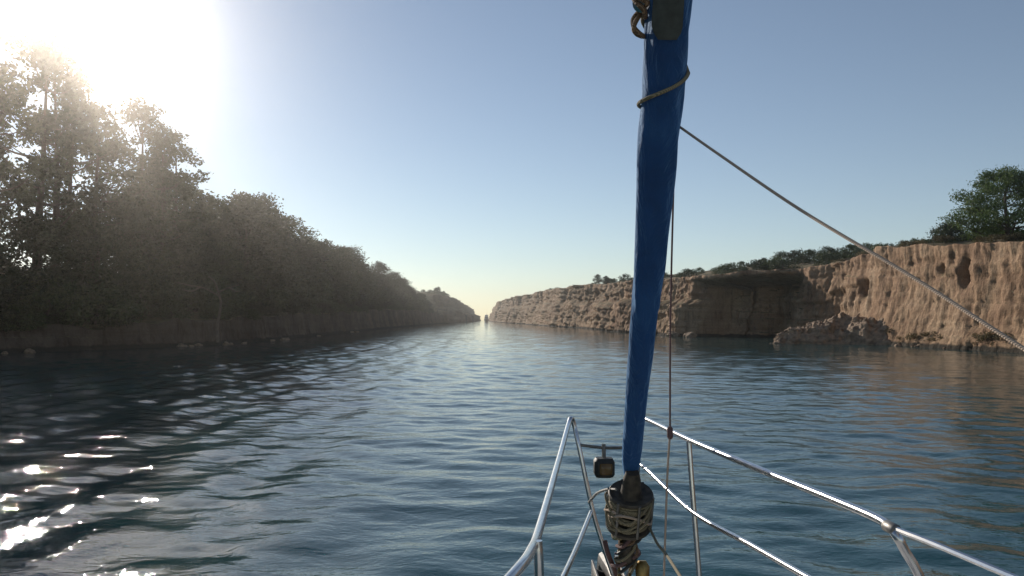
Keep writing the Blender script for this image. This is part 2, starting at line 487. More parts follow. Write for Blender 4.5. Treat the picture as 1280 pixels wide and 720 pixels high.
def clumps_round(seed, h, w, z0, n, r0, r1, shape=1.0):
    g = random.Random(seed); out = []
    for i in range(n):
        f = (i + .5) / n; z = z0 + (h - z0 - r0 * .6) * f
        wid = w * math.sin(math.pi * min(1, .18 + .82 * f ** shape) ** .9) ** .7 if f < .999 else 0
        a = i * 2.399 + g.uniform(-.6, .6); q = wid * math.sqrt(g.uniform(.15, 1))
        out.append((q * math.cos(a), q * math.sin(a), z + g.uniform(-.3, .3), g.uniform(r0, r1)))
    out.append((g.uniform(-.3, .3), g.uniform(-.3, .3), h - r0 * .7, r0 * .8))
    return out

PROTO = {}
def proto(kind, roots): PROTO[kind] = [[r, False, h] for r, h in roots]
def place(kind, i, name, loc, height, rot, widen=1.0):
    e = PROTO[kind][i % len(PROTO[kind])]
    if not e[1]: o = e[0]; e[1] = True
    else: o = copy_tree(e[0])
    o.name = name
    s = height / e[2]
    o.location = loc; o.rotation_euler = (0, 0, rot); o.scale = (s * widen, s * widen, s)
    return o

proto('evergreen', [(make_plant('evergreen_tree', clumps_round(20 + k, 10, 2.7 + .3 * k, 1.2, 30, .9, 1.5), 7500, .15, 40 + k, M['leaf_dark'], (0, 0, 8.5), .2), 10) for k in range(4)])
proto('airy', [(make_plant('tall_open_tree', clumps_round(60 + k, 15, 4.1, 3.6, 30, .55, 1.15, 1.0), 4600, .15, 80 + k, M['leaf_airy'], (.3, -.2, 13), .24, 16), 15) for k in range(3)])
proto('bush', [(make_plant('bush', clumps_round(100 + k, 2.2, 1.5, .3, 14, .45, .8), 2600, .085, 120 + k, M['leaf_dark'], (0, 0, 1.6), .07), 2.2) for k in range(3)])
proto('shrub', [(make_plant('shrub', clumps_round(140 + k, 2.0, 1.3, .3, 12, .4, .7), 1800, .085, 160 + k, M['leaf_shrub'], (0, 0, 1.5), .06), 2.0) for k in range(3)])
proto('dryshrub', [(make_plant('dry_shrub', clumps_round(180, 1.0, .8, .1, 9, .2, .4), 900, .06, 190, M['leaf_dry'], (0, 0, .7), .03), 1.0)])

# left bank wood --------------------------------------------------
SKY_Y = [30, 45, 60, 70, 77, 84, 100, 137, 170, 217, 265, 310, 338]
SKY_H = [23, 23.5, 23.5, 22.5, 20.5, 18.5, 19.8, 18.6, 18.2, 18.2, 18.2, 16, 14.5]
g = random.Random(5)
WOOD = 'trees of the wood on the left bank'
def left_tree(y, u, frac, kind, i, label, name, cat='tree', group=WOOD, widen=1.0):
    x, z = ground(TL, y, u)
    top = float(np.interp(y, SKY_Y, SKY_H)) * frac
    o = place(kind, i, name, (x, y, z), max(3.0, top - z), g.uniform(0, 6.28), widen)
    return tag(o, label, cat, group)
y = 33.0; i = 0
while y < 306:
    dy = 4.5 if y < 80 else (6.0 if y < 130 else 8.5)
    for row, (u, fr) in enumerate(((4.5, .8), (9, .95), (15.5, 1.0))):
        yy = y + g.uniform(-.35, .35) * dy + row * 1.3
        uu = u + g.uniform(-1.4, 1.4)
        if yy < 84 and row > 0:
            continue
        if yy < 80: fr = .55
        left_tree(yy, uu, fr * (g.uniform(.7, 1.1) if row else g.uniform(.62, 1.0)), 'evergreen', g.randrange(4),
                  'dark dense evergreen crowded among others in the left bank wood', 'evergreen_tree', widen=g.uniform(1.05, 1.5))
        i += 1
    y += dy
# tall open trees standing against the glare
for yy, uu, fr, k, lab in (
        (62.0, 9, 1.0, 0, 'open-crowned tree with airy top right of the glare, tallest on its slope'),
        (58.5, 7, .98, 1, 'tall thin-leaved tree just below the sun glare'),
        (55.0, 10, 1.02, 2, 'tall open tree half lost in the sun glare'),
        (51.5, 7, .97, 0, 'tall sparse tree with bright gaps near the left edge'),
        (47.5, 9, 1.0, 1, 'tall sparse tree at the very left edge'),
        (66.5, 12, .95, 2, 'airy rounded tree beside the darker evergreens above the bank'),
        (57.5, 16, .9, 1, 'pale hazy tree set back behind the tall sparse trees'),
        (50.0, 16, .92, 2, 'pale hazy tree set back near the left edge'),
        (72.0, 9, .99, 1, 'rounded open tree with sky showing through, where the skyline starts to fall'),
        (76.5, 8, .97, 0, 'open tree with bright holes in its crown, next to the dense evergreens'),
        (68.0, 5, .8, 2, 'shorter open tree in front of the tall ones above the bank'),
        (60.5, 4.5, .78, 0, 'shorter open tree standing close to the water below the glare'),
        (54.0, 4.5, .75, 1, 'shorter open tree close to the water near the left edge')):
    left_tree(yy, uu, fr, 'airy', k, lab, 'tall_open_tree', group='tall open trees on the left bank', widen=g.uniform(.95, 1.15))
y = 34.0
while y < 316:
    dy = 2.6 if y < 100 else 4.2
    for u, h in ((.7, 1.5), (2.0, 2.5), (4.0, 4.2)):
        yy = y + g.uniform(-1, 1); uu = u + g.uniform(-.6, .8)
        if yy > 60 and u < 3 and g.random() < .55: continue
        x, z = ground(TL, yy, uu)
        tag(place('bush', g.randrange(3), 'bush', (x, yy, z - .1), h * g.uniform(.6, 1.25), g.uniform(0, 6.28), g.uniform(1, 1.5)),
            'dark bush at the foot of the wood along the left shore', 'bush', 'bushes along the left shore')
    y += dy
for k in range(14):
    yy = g.uniform(356, 640); uu = g.uniform(5.5, 16)
    x, z = ground(TL, yy, uu)
    tag(place('bush', g.randrange(3), 'bush', (x, yy, z - .2), g.uniform(.9, 2.3), g.uniform(0, 6.28), g.uniform(1.1, 2)),
        'scrub on top of the far left promontory before the gap', 'bush', 'scrub on the far left promontory')
# trees on the bare far left promontory
for yy, uu, h, lab in ((368, 3, 3.2, 'small tree on the far left promontory, next to the wood'), (392, 4, 3.4, 'small lone tree on the far left promontory, nearer the gap'),
                  (430, 5, 2.4, 'low tree far down the left bank near the gap')):
    x, z = ground(TL, yy, uu)
    tag(place('evergreen', 1, 'evergreen_tree', (x, yy, z), h, 1.0, 1.2), lab, 'tree', 'trees on the far left promontory')

M['dead_wood'] = simple('dead_wood', (.17, .12, .085), .8, 0, .3, 4, .5, .03)
def dead_tree():
    q = lambda x, y, d: P(x, y, d)
    b0 = q(272, 420, 62); r = empty('dead_tree', b0)
    tag(r, 'pale bare dead tree leaning over the left shore', 'tree')
    w_ = lambda pts: [p - b0 for p in spline(pts, 5)]
    mb = MB(); t_ = w_([q(272, 428, 62), q(272, 405, 62), q(276, 380, 61.6), q(272, 362, 61.4)]); mb.tube(t_, [.14 - .07 * i / len(t_) for i in range(len(t_))], 8)
    mb.build('trunk', M['dead_wood'], r)
    for pts in ([q(274, 370, 61.5), q(255, 360, 61), q(238, 357, 60.6), q(222, 353, 60.2)], [q(273, 366, 61.4), q(284, 360, 61.2), q(299, 356, 61)],
                [q(250, 359, 60.9), q(240, 364, 60.6), q(228, 362, 60.3)], [q(286, 359, 61.2), q(294, 364, 61.1), q(300, 364, 61)], [q(272, 362, 61.4), q(268, 352, 61.3), q(260, 345, 61.2)]):
        mb = MB(); t_ = w_(pts); mb.tube(t_, [.075 - .045 * i / len(t_) for i in range(len(t_))], 6); mb.build('branch', M['dead_wood'], r)
dead_tree()

# right plateau ------------------------------------------------------
def pine():
    g = random.Random(9); cl = []
    for lv, (z, rr, n) in enumerate(((.8, 3.0, 8), (1.6, 3.9, 10), (2.5, 3.6, 10), (3.4, 2.8, 9), (4.2, 2.2, 7), (4.9, 1.4, 5))):
        for k in range(n):
            a = k * 2 * math.pi / n + lv * .7 + g.uniform(-.3, .3)
            for q in (1.0, .62):
                d = rr * q * g.uniform(.75, 1.12)
                cl.append((d * math.cos(a), d * math.sin(a), z + .22 * d * .3 + g.uniform(-.25, .25), g.uniform(.6, 1.0) * (1 if q == 1 else .95), .5))
    cl.append((0, 0, 5.1, .6, .7))
    return make_plant('pine_tree', cl, 21000, .115, 77, M['leaf_pine'], (.2, 0, 4.9), .2, 26, aspect=.3, shell=.25)
pt = pine(); px_, pz_ = ground(TR, 58, 3.2)
pt.location = (px_ + .2, 58, pz_ - .25); pt.rotation_euler = (0, 0, .6); pt.scale = (.96, .96, 1.02)
tag(pt, 'bushy green pine alone on the edge of the sunlit cliff', 'tree')

SHR = 'shrubs along the top of the right cliff'
g = random.Random(21)
lab_r = 'green shrub in the row along the right cliff top'
for k in range(80):
    yy = g.uniform(64, 125); uu = g.uniform(5, 26) if yy < 88 else g.uniform(9, 30)
    x, z = ground(TR, yy, uu)
    tag(place('shrub', g.randrange(3), 'shrub', (x, yy, z - .1), g.uniform(.9, 2.1), g.uniform(0, 6.28), g.uniform(1, 1.6)), lab_r, 'shrub', SHR)
for k in range(34):
    yy = g.uniform(110, 330); uu = g.uniform(2.5, 14)
    x, z = ground(TR, yy, uu)
    tag(place('shrub', g.randrange(3), 'shrub', (x, yy, z - .1), g.uniform(.7, 1.6), g.uniform(0, 6.28), g.uniform(1, 1.8)),
        'low shrub on the distant right cliff top towards the gap', 'shrub', 'low shrubs on the distant right cliff top')
for yy, uu, h, lab in ((188, 3.0, 2.3, 'small dark tree on the distant right cliff, left of a pair'), (176, 2.8, 2.0, 'small dark tree on the distant right cliff, right of a pair')):
    x, z = ground(TR, yy, uu)
    tag(place('evergreen', 2, 'evergreen_tree', (x, yy, z), h, .5, 1.4), lab, 'tree', 'pair of trees on the distant right cliff')
for k in range(26):
    yy = g.uniform(48, 86); uu = g.uniform(.6, 2.4)
    x, z = ground(TR, yy, uu)
    tag(place('dryshrub', 0, 'dry_shrub', (x, yy, z - .08), g.uniform(.35, .8), g.uniform(0, 6.28), g.uniform(1, 1.7)),
        'tuft of dry scrub on the lip of the sunlit cliff', 'dry shrub', 'dry scrub on the cliff lip')

# ------------------------------------------------------------------ rock shelf and boulders at the right shore
def shelf():
    nu, nv = 220, 120
    U, Vv = np.meshgrid(np.linspace(0, 1, nu), np.linspace(0, 1, nv), indexing='ij')
    # spine from its tip in the water to the foot of the cliff
    sx = np.interp(U[:, 0], [0, .3, .65, 1], [22.6, 25.8, 29.8, 33.4]); sy = np.interp(U[:, 0], [0, .3, .65, 1], [70.5, 72.2, 72.0, 68.0])
    hw = np.interp(U[:, 0], [0, .12, .5, 1], [.3, 1.6, 3.2, 4.5]); ht = np.interp(U[:, 0], [0, .08, .3, .6, 1], [.1, .6, 1.3, 2.1, 1.7])
    a = (Vv - .5) * 2
    X = sx[:, None] + a * .35 * hw[:, None]; Y = sy[:, None] + a * hw[:, None]
    prof = np.clip(1 - np.abs(a) ** 3.2, 0, 1) ** .8
    n = fbm(X * .55, Y * .55, 1.1, 5); b = noise3(X * 1.6, Y * 1.6, 6)
    c = fbm(X * 2.4, Y * 2.4, 16.0, 4)
    Z = -.5 + (ht[:, None] + .5) * prof * (1 + .55 * n) + .3 * b * prof
    q = Z * 2.2 + .5 * b; Z = Z + .35 * (np.round(q) - q) / 2.2 * prof + .3 * c * prof       # broken beds
    X = X + .3 * fbm(Y * .9, Z * 1.5, 3.0, 3); Y = Y + .4 * fbm(X * .9, Z * 1.7, 8.0, 3)
    tag(link('rock_shelf', mesh_np('rock_shelf', np.stack([X, Y, Z], -1), grid_faces(nu, nv)[:, ::-1], M['rock'])),
        kind='structure')
shelf()

def rock_mesh(seed):
    import bmesh
    bm = bmesh.new(); bmesh.ops.create_icosphere(bm, subdivisions=4, radius=1)
    co = np.array([v.co[:] for v in bm.verts])
    n = fbm(co[:, 0] * .9 + seed * 7, co[:, 1] * .9, co[:, 2] * .9, 5)
    q = np.round((n) * 5) / 5
    co = co * (1 + .45 * n + .25 * q)[:, None] * np.array([1.15, .9, .68])
    for v, c in zip(bm.verts, co): v.co = c
    me = bpy.data.meshes.new('boulder'); bm.to_mesh(me); bm.free()
    me.polygons.foreach_set('use_smooth', [True] * len(me.polygons)); me.set_sharp_from_angle(angle=R(35))
    me.materials.append(M['rock']); return me
RM = [rock_mesh(k) for k in range(4)]
def boulder(x, y, d, size, k, label, group='boulders along the right shore'):
    c = P(x, y, d)
    o = link('boulder', RM[k % 4]); o.location = (c.x, d, size * .12)
    o.rotation_euler = (0, 0, k * 1.3); o.scale = (size,) * 3
    return tag(o, label, 'boulder', group)
boulder(1206, 434, 60, .75, 0, 'reddish boulder in the water below the sunlit cliff')
boulder(1262, 440, 53.5, 1.0, 1, 'largest dark boulder at the right edge of the shore')
boulder(1244, 438, 55.5, .55, 2, 'small boulder left of the largest dark boulder')
g = random.Random(4)
for k in range(34):
    yy = g.uniform(50, 84)
    x0 = float(np.interp(yy, TR['Y0'], TR['X0'])) - g.uniform(.2, 1.5)
    s = g.uniform(.14, .42)
    o = link('boulder', RM[k % 4]); o.location = (x0, yy, s * .1); o.rotation_euler = (g.uniform(-.3, .3), g.uniform(-.3, .3), g.uniform(0, 6)); o.scale = (s, s, s)
    tag(o, 'small fallen stone at the foot of the sunlit cliff', 'stone', 'fallen stones below the sunlit cliff'); o.name = 'stone'
for k in range(40):
    yy = g.uniform(93, 190)
    x0 = float(np.interp(yy, TR['Y0'], TR['X0'])) - g.uniform(.3, 1.6)
    s = g.uniform(.25, .75)
    o = link('stone', RM[k % 4]); o.location = (x0, yy, s * .1); o.rotation_euler = (g.uniform(-.3, .3), g.uniform(-.3, .3), g.uniform(0, 6)); o.scale = (s, s, s)
    tag(o, 'fallen rock at the foot of the far right cliff', 'stone', 'fallen rocks below the far right cliff')

g = random.Random(14)
for k in range(14):
    yy = g.uniform(52, 66); x0 = float(np.interp(yy, TR['Y0'], TR['X0']))
    tag(place('dryshrub', 0, 'dry_shrub', (x0 - g.uniform(.5, 1.1), yy, g.uniform(.25, .7)), g.uniform(.4, .9), g.uniform(0, 6.28), g.uniform(1, 1.6)),
        'yellowish scrub rooted at the foot of the sunlit cliff', 'dry shrub', 'scrub at the cliff foot')
for k in range(18):
    yy = g.uniform(46, 130); x0 = float(np.interp(yy, TL['Y0'], TL['X0'])) + g.uniform(.1, 1.5)
    sz = g.uniform(.15, .36)
    o = link('stone', RM[k % 4]); o.location = (x0, yy, sz * .05); o.rotation_euler = (g.uniform(-.3, .3), g.uniform(-.3, .3), g.uniform(0, 6)); o.scale = (sz, sz, sz)
    tag(o, 'shaded stone at the waterline below the wooded left bank', 'stone', 'stones along the left shore')
# ------------------------------------------------------------------ far end of the canal
M['white'] = simple('white_paint', (.8, .8, .78), .35, 0, .05, 5)
M['dark_paint'] = simple('dark_paint', (.05, .05, .055), .6, 0, .3, 5)
M['glass'] = simple('dark_glass', (.02, .03, .035), .08, 0, .2, 3)
def far_boat():
    c = P(608, 400, 520); r = empty('motor_boat', (c.x, 520, 0)); r['label'] = 'small white boat coming through the far gap'; r['category'] = 'boat'
    mb = MB(); st = []
    for yy, wd, zt in ((-5, .15, 1.9), (-3.5, 1.0, 1.75), (-1, 1.6, 1.55), (3, 1.65, 1.4), (5, 1.5, 1.4)):
        st.append([(-wd, yy, zt), (-wd * .75, yy, .3), (0, yy + .2, -.4), (wd * .75, yy, .3), (wd, yy, zt)])
    V = np.array(st); mb.add(V, grid_faces(5, 5).tolist() + [[0, 5, 10, 15, 20, 24, 19, 14, 9, 4], [20, 21, 22, 23, 24]])
    mb.build('hull', M['white'], r)
    mb = MB(); mb.box((0, 1.2, 2.4), (2.5, 4.5, 1.9), bevel=.2); cab = mb.build('cabin', M['white'], r)
    mb = MB(); mb.box((0, -1.07, 2.6), (1.5, .08, .35)); mb.build('windscreen', M['glass'], cab)
    mb = MB(); mb.box((0, 1.6, 4.0), (2.0, 2.4, 1.2), bevel=.15); mb.build('flybridge', M['white'], r)
    mb = MB(); mb.tube([(0, 2, 4.5), (0, 2.1, 6.6)], .05, 6); mb.build('mast', M['white'], r)
far_boat()
def mooring_post(x, d, h, lab):
    c = P(x, 400, d); r = empty('mooring_post', (c.x, d, 0)); tag(r, lab, 'post', 'posts in the far gap')
    mb = MB(); mb.tube([(0, 0, -1), (0, 0, h)], .5, 10); mb.build('shaft', M['dark_paint'], r)
    mb = MB(); mb.lathe([(.62, 0), (.7, .15), (.7, .5), (.4, .65)], (0, 0, h), (0, 0, 1), 12); mb.build('cap', M['dark_paint'], r)
mooring_post(583, 430, 3.4, 'dark post at the far left water edge before the gap')
mooring_post(591, 470, 3.2, 'second dark post, between the other post and the white boat')

# ------------------------------------------------------------------ the boat we stand on
M['gel'] = simple('gelcoat', (.78, .77, .74), .3, 0, .06, 4)
M['deck'] = simple('deck_nonskid', (.6, .58, .53), .7, 0, .1, 60, .4, .001)
M['steel'] = simple('stainless_steel', (.62, .62, .63), .24, 1.0, .12, 25)
M['alloy'] = simple('dull_alloy', (.2, .19, .175), .5, .8, .4, 30, .2)
M['black'] = simple('black_plastic', (.022, .022, .02), .55, 0, .5, 40, .3)
M['drum'] = simple('weathered_drum', (.06, .048, .034), .6, .2, .7, 35, .6, .004)
M['brass'] = simple('tarnished_brass', (.3, .2, .07), .4, .8, .5, 30, .2)
M['amber'] = simple('lantern_lens', (.16, .09, .03), .2, 0, .3, 20)

def rope_mat(name, a, b_, scale):
    m, t, b = mat_new(name)
    wv = N(t, 'ShaderNodeTexWave'); wv.bands_direction = 'DIAGONAL'; wv.inputs['Scale'].default_value = scale
    wv.inputs['Distortion'].default_value = 1.5
    t.links.new(coords(t), wv.inputs['Vector'])
    t.links.new(ramp(t, wv.outputs['Fac'], [(.25, a), (.75, b_)]).outputs[0], b.inputs['Base Color'])
    b.inputs['Roughness'].default_value = .85
    bump(t, b, wv.outputs['Fac'], .6, .002)
    return m
M['rope'] = rope_mat('tan_rope', (.42, .31, .23), (.56, .43, .33), 120)
M['lashing'] = rope_mat('brown_lashing', (.1, .06, .035), (.26, .16, .09), 80)
M['rope_red'] = rope_mat('red_flecked_rope', (.12, .06, .055), (.2, .12, .11), 120)
M['rope_green'] = rope_mat('green_flecked_rope', (.15, .13, .07), (.32, .26, .17), 90)

def canvas():
    m, t, b = mat_new('blue_canvas')
    v = coords(t)
    n = noise(t, v, 5, 6, .6, .5); f = noise(t, v, 220, 2)
    c = ramp(t, n, [(.25, (.004, .034, .1)), (.5, (.009, .062, .18)), (.75, (.022, .1, .25))]).outputs[0]
    t.links.new(c, b.inputs['Base Color']); b.inputs['Roughness'].default_value = .8
    b.inputs['Sheen Weight'].default_value = .7; b.inputs['Sheen Tint'].default_value = (.3, .6, 1, 1)
    tr = N(t, 'ShaderNodeBsdfTranslucent'); tr.inputs[0].default_value = (.03, .16, .42, 1)
    p = bump(t, b, noise(t, coords(t, (1, 1, .25), (0, .2, 0)), 14, 5, .6, .8), .9, .03)
    bump(t, b, f, .15, .001, p)
    mx = N(t, 'ShaderNodeMixShader'); mx.inputs[0].default_value = .22
    t.links.new(b.outputs[0], mx.inputs[1]); t.links.new(tr.outputs[0], mx.inputs[2])
    t.links.new(mx.outputs[0], t.nodes['Material Output'].inputs[0])
    return m
M['canvas'] = canvas()
M['patch'] = simple('faded_clew_patch', (.05, .055, .048), .8, 0, .3, 40, .3)

boat = empty('sailing_yacht', (.4, 3.35, 0))
tag(boat, 'bow of the sailing yacht carrying steel rails and a furled blue headsail', 'sailing yacht')
BO = Vector((.4, 3.35, 0))
def part(mb, name, mat, parent=None, auto=40):
    """shapes are collected in world space and stored relative to the yacht's base"""
    V = [v - np.array(BO) for v in mb.V]; mb.V = V
    return mb.build(name, mat, parent or boat, auto)

AX = .4; TIP = 3.35; DZ = 1.07
def halfw(d): return float(np.interp(d, [0, .12, .35, .8, 1.6, 2.6, 4, 6, 7.5], [.03, .09, .2, .4, .72, 1.05, 1.38, 1.6, 1.55]))
ds = [0, .05, .12, .22, .35, .55, .8, 1.2, 1.6, 2.1, 2.6, 3.3, 4, 5, 6, 7.5]
mb = MB(); V = []
for d in ds:
    hw_ = halfw(d); rk = .9 * max(0, 1 - d / 2.0)
    V.append([(AX - hw_, TIP - d, DZ), (AX - hw_ * .93, TIP - d - .25 * rk, .7), (AX - hw_ * .8, TIP - d - .6 * rk, .3), (AX - hw_ * .45, TIP - d - rk, -.25), (AX, TIP - d - rk * 1.2, -.5),
              (AX + hw_ * .45, TIP - d - rk, -.25), (AX + hw_ * .8, TIP - d - .6 * rk, .3), (AX + hw_ * .93, TIP - d - .25 * rk, .7), (AX + hw_, TIP - d, DZ)])
n = len(ds)
mb.add(np.array(V), grid_faces(n, 9).tolist() + [list(range((n - 1) * 9, n * 9)), list(range(9))])
part(mb, 'hull', M['gel'])
mb = MB(); V = [[(AX + k * halfw(d) * .985, TIP - d - .01, DZ + .012 - .02 * abs(k)) for k in (-1, -.5, 0, .5, 1)] for d in ds]
mb.add(np.array(V), grid_faces(n, 5).tolist()); part(mb, 'deck', M['deck'])
for sgn in (-1, 1):
    mb = MB(); mb.tube([(AX + sgn * halfw(d), TIP - d - .02, DZ + .008) for d in ds], .014, 6)
    part(mb, 'toe_rail', M['alloy'])

# stay line: bottom and top of the furled sail
def stay_d(y): return 1 / (1 / 2.75 + (1 / 2.1 - 1 / 2.75) * (600 - y) / 600)
def stay(y):
    x = np.interp(y, [-900, -300, 0, 60, 120, 160, 230, 350, 470, 560, 600], [909, 859, 835, 831, 828, 824, 818.5, 809, 799, 791, 788])
    return P(x, y, stay_d(y))
W_Y = [-900, -300, 0, 60, 100, 130, 160, 230, 350, 470, 560, 578, 596]
W_W = [34, 50, 60, 61, 60, 57, 54, 48, 39.5, 31, 27, 24, 15]
def srad(y): return float(np.interp(y, W_Y, W_W)) / 2 / F * stay_d(y)
ax_dir = (stay(-300) - stay(600)).normalized()
U0 = ax_dir.cross(Vector((0, 1, 0))).normalized(); V0 = ax_dir.cross(U0).normalized()   # across (image right/left) and fore-aft
# furled sail with a spiral leech fold
mb = MB(); ys = list(np.arange(596, -900, -5.0)); rings = []
SEG = 40
for y in ys:
    c = stay(y); r = srad(y); h = (c - stay(600)).length
    ph0 = h * 2.6 + 1.0
    for k in range(SEG):
        a = 2 * math.pi * k / SEG
        t = ((a - ph0) % (2 * math.pi)) / (2 * math.pi)
        wob = .02 * math.sin(7 * a + h * 31 + 2 * math.sin(h * 9)) + .035 * math.sin(3 * a + h * 7) + .03 * math.sin(2 * a - h * 11 + 1) + .02 * math.sin(5 * a + h * 23)
        rr = r * (.87 + .15 * t ** 1.5 + wob)
        rings.append(tuple(c + U0 * (rr * math.cos(a)) + V0 * (rr * math.sin(a))))
mb.add(rings, grid_faces(len(ys), SEG, True).tolist() + [list(range(SEG))[::-1], list(range((len(ys) - 1) * SEG, len(ys) * SEG))])
sail = part(mb, 'furled_sail', M['canvas'], auto=50)
# faded clew patch near the top of what is seen
mb = MB(); rows = []
for y in np.linspace(47, -70, 16):
    c = stay(y); r = srad(y) * 1.025
    a0, a1 = (-2.1 + .25 * max(0, (y - 30) / 17) ** 2, -.75 - .35 * max(0, (y - 25) / 22) ** 2)
    # V0 points away from or towards the camera; choose the camera side
    sgn = 1 if V0.y < 0 else -1
    rows.append([tuple(c + U0 * (r * math.cos(a) * 1) + V0 * (r * math.sin(a) * -sgn)) for a in np.linspace(a0, a1, 12)])
mb.add(np.array(rows), grid_faces(16, 12).tolist()); part(mb, 'clew_patch', M['patch'], sail)
camside = (V0 if V0.y < 0 else -V0); right = (U0 if U0.x > 0 else -U0)
# sheet wound round the sail and led aft
def around(y, ang, off=.002):
    """ang 0 = image right, 90 = camera side, 180 = image left, 270 = behind"""
    r = srad(y) * .985 + off
    return stay(y) + right * (r * math.cos(R(ang))) + camside * (r * math.sin(R(ang)))
turn1 = [around(20 + (90 - 20) * k / 8, 180 + 180 * k / 8) for k in range(9)]
turn2 = [around(86 + (130 - 86) * k / 10, 180 * k / 10) for k in range(11)]
mb = MB(); mb.tube(spline(turn1 + turn2[1:] + [around(130 + 30 * k / 6, 180 + 150 * k / 6) for k in range(1, 7)], 3), .0055, 8)
part(mb, 'sheet_turn', M['rope_green'], sail)
p0 = around(158, 330); p1 = P(1000, 262, 1.78); p2 = P(1280, 436, 1.28); p3 = P(1700, 700, .9)
mb = MB(); mb.tube(spline([p0, P(900, 194, 2.05), p1, P(1140, 346, 1.5), p2, p3], 8), .0038, 8); part(mb, 'jib_sheet', M['rope'])
# clew knot
mb = MB(); kc = around(22, 175, .012)
rr = random.Random(2)
pts = []
for k in range(26):
    a = k * .9; pts.append(kc + right * (.016 * math.cos(a)) + camside * (.02 * math.sin(a * 1.3)) + ax_dir * (.05 * math.sin(k * .33) ))
mb.tube(spline(pts, 4), .0065, 8); part(mb, 'clew_knot', M['lashing'], sail)
mb = MB(); mb.lathe([(.018, -.006), (.024, -.004), (.024, .004), (.018, .006)], around(4, 172, .01), camside + right * -.5, 16); part(mb, 'clew_ring', M['steel'], sail)
# spare halyard hanging beside the stay
mb = MB(); mb.tube(spline([P(858, -320, 2.0), P(845, 120, 2.42), P(842, 230, 2.47), P(838, 400, 2.53), P(837.5, 541, 2.58)], 10), .0031, 8)
hal = part(mb, 'halyard', M['rope_red'])
mb = MB(); mb.tube(spline([P(837.5, 541, 2.58), P(834, 600, 2.6), P(830, 720, 2.63), P(829, 760, 2.64)], 6), .0035, 8); part(mb, 'halyard_tail', M['rope'], hal)
mb = MB(); mb.lathe([(.005, -.02), (.0095, -.014), (.0095, .014), (.005, .02)], P(837.5, 541, 2.57), (0, 0, 1), 12); part(mb, 'snap_shackle', M['rope_red'], hal)

# pulpit -------------------------------------------------------------
def rail(name, pts, r, n=8, mat='steel', parent=None):
    mb = MB(); mb.tube(spline(pts, n), r, 12); return part(mb, name, M[mat], parent)
pt_tip = P(713, 524, 3.2)
port = rail('pulpit_rail', [P(520, 850, .95), P(640, 720, 1.27), P(664, 688, 1.45), P(676, 655, 1.7), P(700, 570, 2.6), P(710, 533, 3.12), P(714, 523, 3.22), P(718, 533, 3.24), P(724, 560, 3.22), P(740, 635, 3.2), P(752, 676, 3.2), P(768, 724, 3.2), P(771, 736, 3.2)], .0092)
rail('pulpit_leg', [P(672, 676, 1.5), P(674, 720, 1.5), P(676, 900, 1.52)], .009)
rail('middle_rail', [P(739, 640, 3.19), P(722, 682, 2.7), P(704, 722, 2.3), P(660, 820, 1.7)], .0085)
stb = rail('pulpit_rail', [P(784, 735, 3.2), P(793, 640, 3.21), P(799, 560, 3.22), P(800, 531, 3.24), P(803, 523, 3.22), P(812, 526, 3.16), P(862, 550, 2.62), P(940, 583, 2.18), P(1040, 624, 1.78), P(1096, 648, 1.61), P(1113, 660, 1.55), P(1122, 672, 1.53), P(1132, 690, 1.53), P(1150, 722, 1.53), P(1180, 800, 1.54)], .0092)
rail('pulpit_leg', [P(861, 551, 2.62), P(866, 620, 2.6), P(874, 720, 2.58), P(877, 770, 2.58)], .0085)
rail('middle_rail', [P(797, 578, 3.2), P(812, 590, 3.05), P(866, 640, 2.6), P(940, 682, 2.15), P(1010, 722, 1.82), P(1150, 800, 1.4)], .0078)
mb = MB(); mb.tube(spline([P(1113, 659, 1.55), P(1170, 681, 1.42), P(1280, 727, 1.24), P(1500, 815, 1.0)], 6), .0058, 8); part(mb, 'lifeline', M['steel'])
mb = MB(); mb.lathe([(.009, -.02), (.0115, -.017), (.0115, .017), (.009, .02)], P(1114, 660, 1.55), P(1150, 676, 1.45) - P(1096, 648, 1.61), 14); part(mb, 'rail_joint', M['alloy'])
# cross bar and lantern
cb = rail('cross_bar', [P(723, 556, 3.22), P(760, 560, 3.24), P(800, 558, 3.22)], .006, mat='alloy')
bl = empty('bow_light', P(755, 584, 3.22) - BO); bl.parent = boat
mb = MB(); mb.box((0, 0, 0), (.08, .07, .075), bevel=.012); link('lantern_housing', mb.mesh('lantern_housing', M['black'], True, 40), bl)
mb = MB(); mb.box((.004, -.037, -.002), (.05, .012, .045), bevel=.006); link('lens', mb.mesh('lens', M['amber'], True, 40), bl)
mb = MB(); mb.tube([(0, 0, .035), (0, .01, .09)], .008, 8); link('bracket', mb.mesh('bracket', M['alloy'], True, 40), bl)

# furling drum --------------------------------------------------------
dc = P(787, 636, 2.76); dax = ax_dir
mb = MB(); mb.lathe([(.03, -.075), (.076, -.072), (.079, -.066), (.079, -.058), (.055, -.05), (.052, -.03), (.055, .0), (.06, .03), (.062, .05), (.074, .056), (.077, .062), (.073, .068), (.04, .06), (.035, .07), (.03, .12), (.022, .15)], dc, dax, 32)
drum = part(mb, 'furling_drum', M['drum'])
mb = MB(); pts = []
for k in range(150):
    a = k * 2 * math.pi / 15; pts.append(dc + dax * (-.048 + .095 * (.5 - .5 * math.cos(k / 150 * math.pi * 3))) + right * ((.066 + .006 * (k % 15) / 15) * math.cos(a)) + camside * ((.066 + .006 * (k % 15) / 15) * math.sin(a)))
mb.tube(pts, .0045, 6); part(mb, 'furling_line', M['rope_green'], drum)
for a in (20, 75, 130, 200, 255, 310):
    mb = MB(); o = right * (.076 * math.cos(R(a))) + camside * (.076 * math.sin(R(a)))
    mb.tube([dc + o - dax * .066, dc + o + dax * .066], .005, 8); part(mb, 'cage_bar', M['alloy'], drum)
rr = random.Random(8)
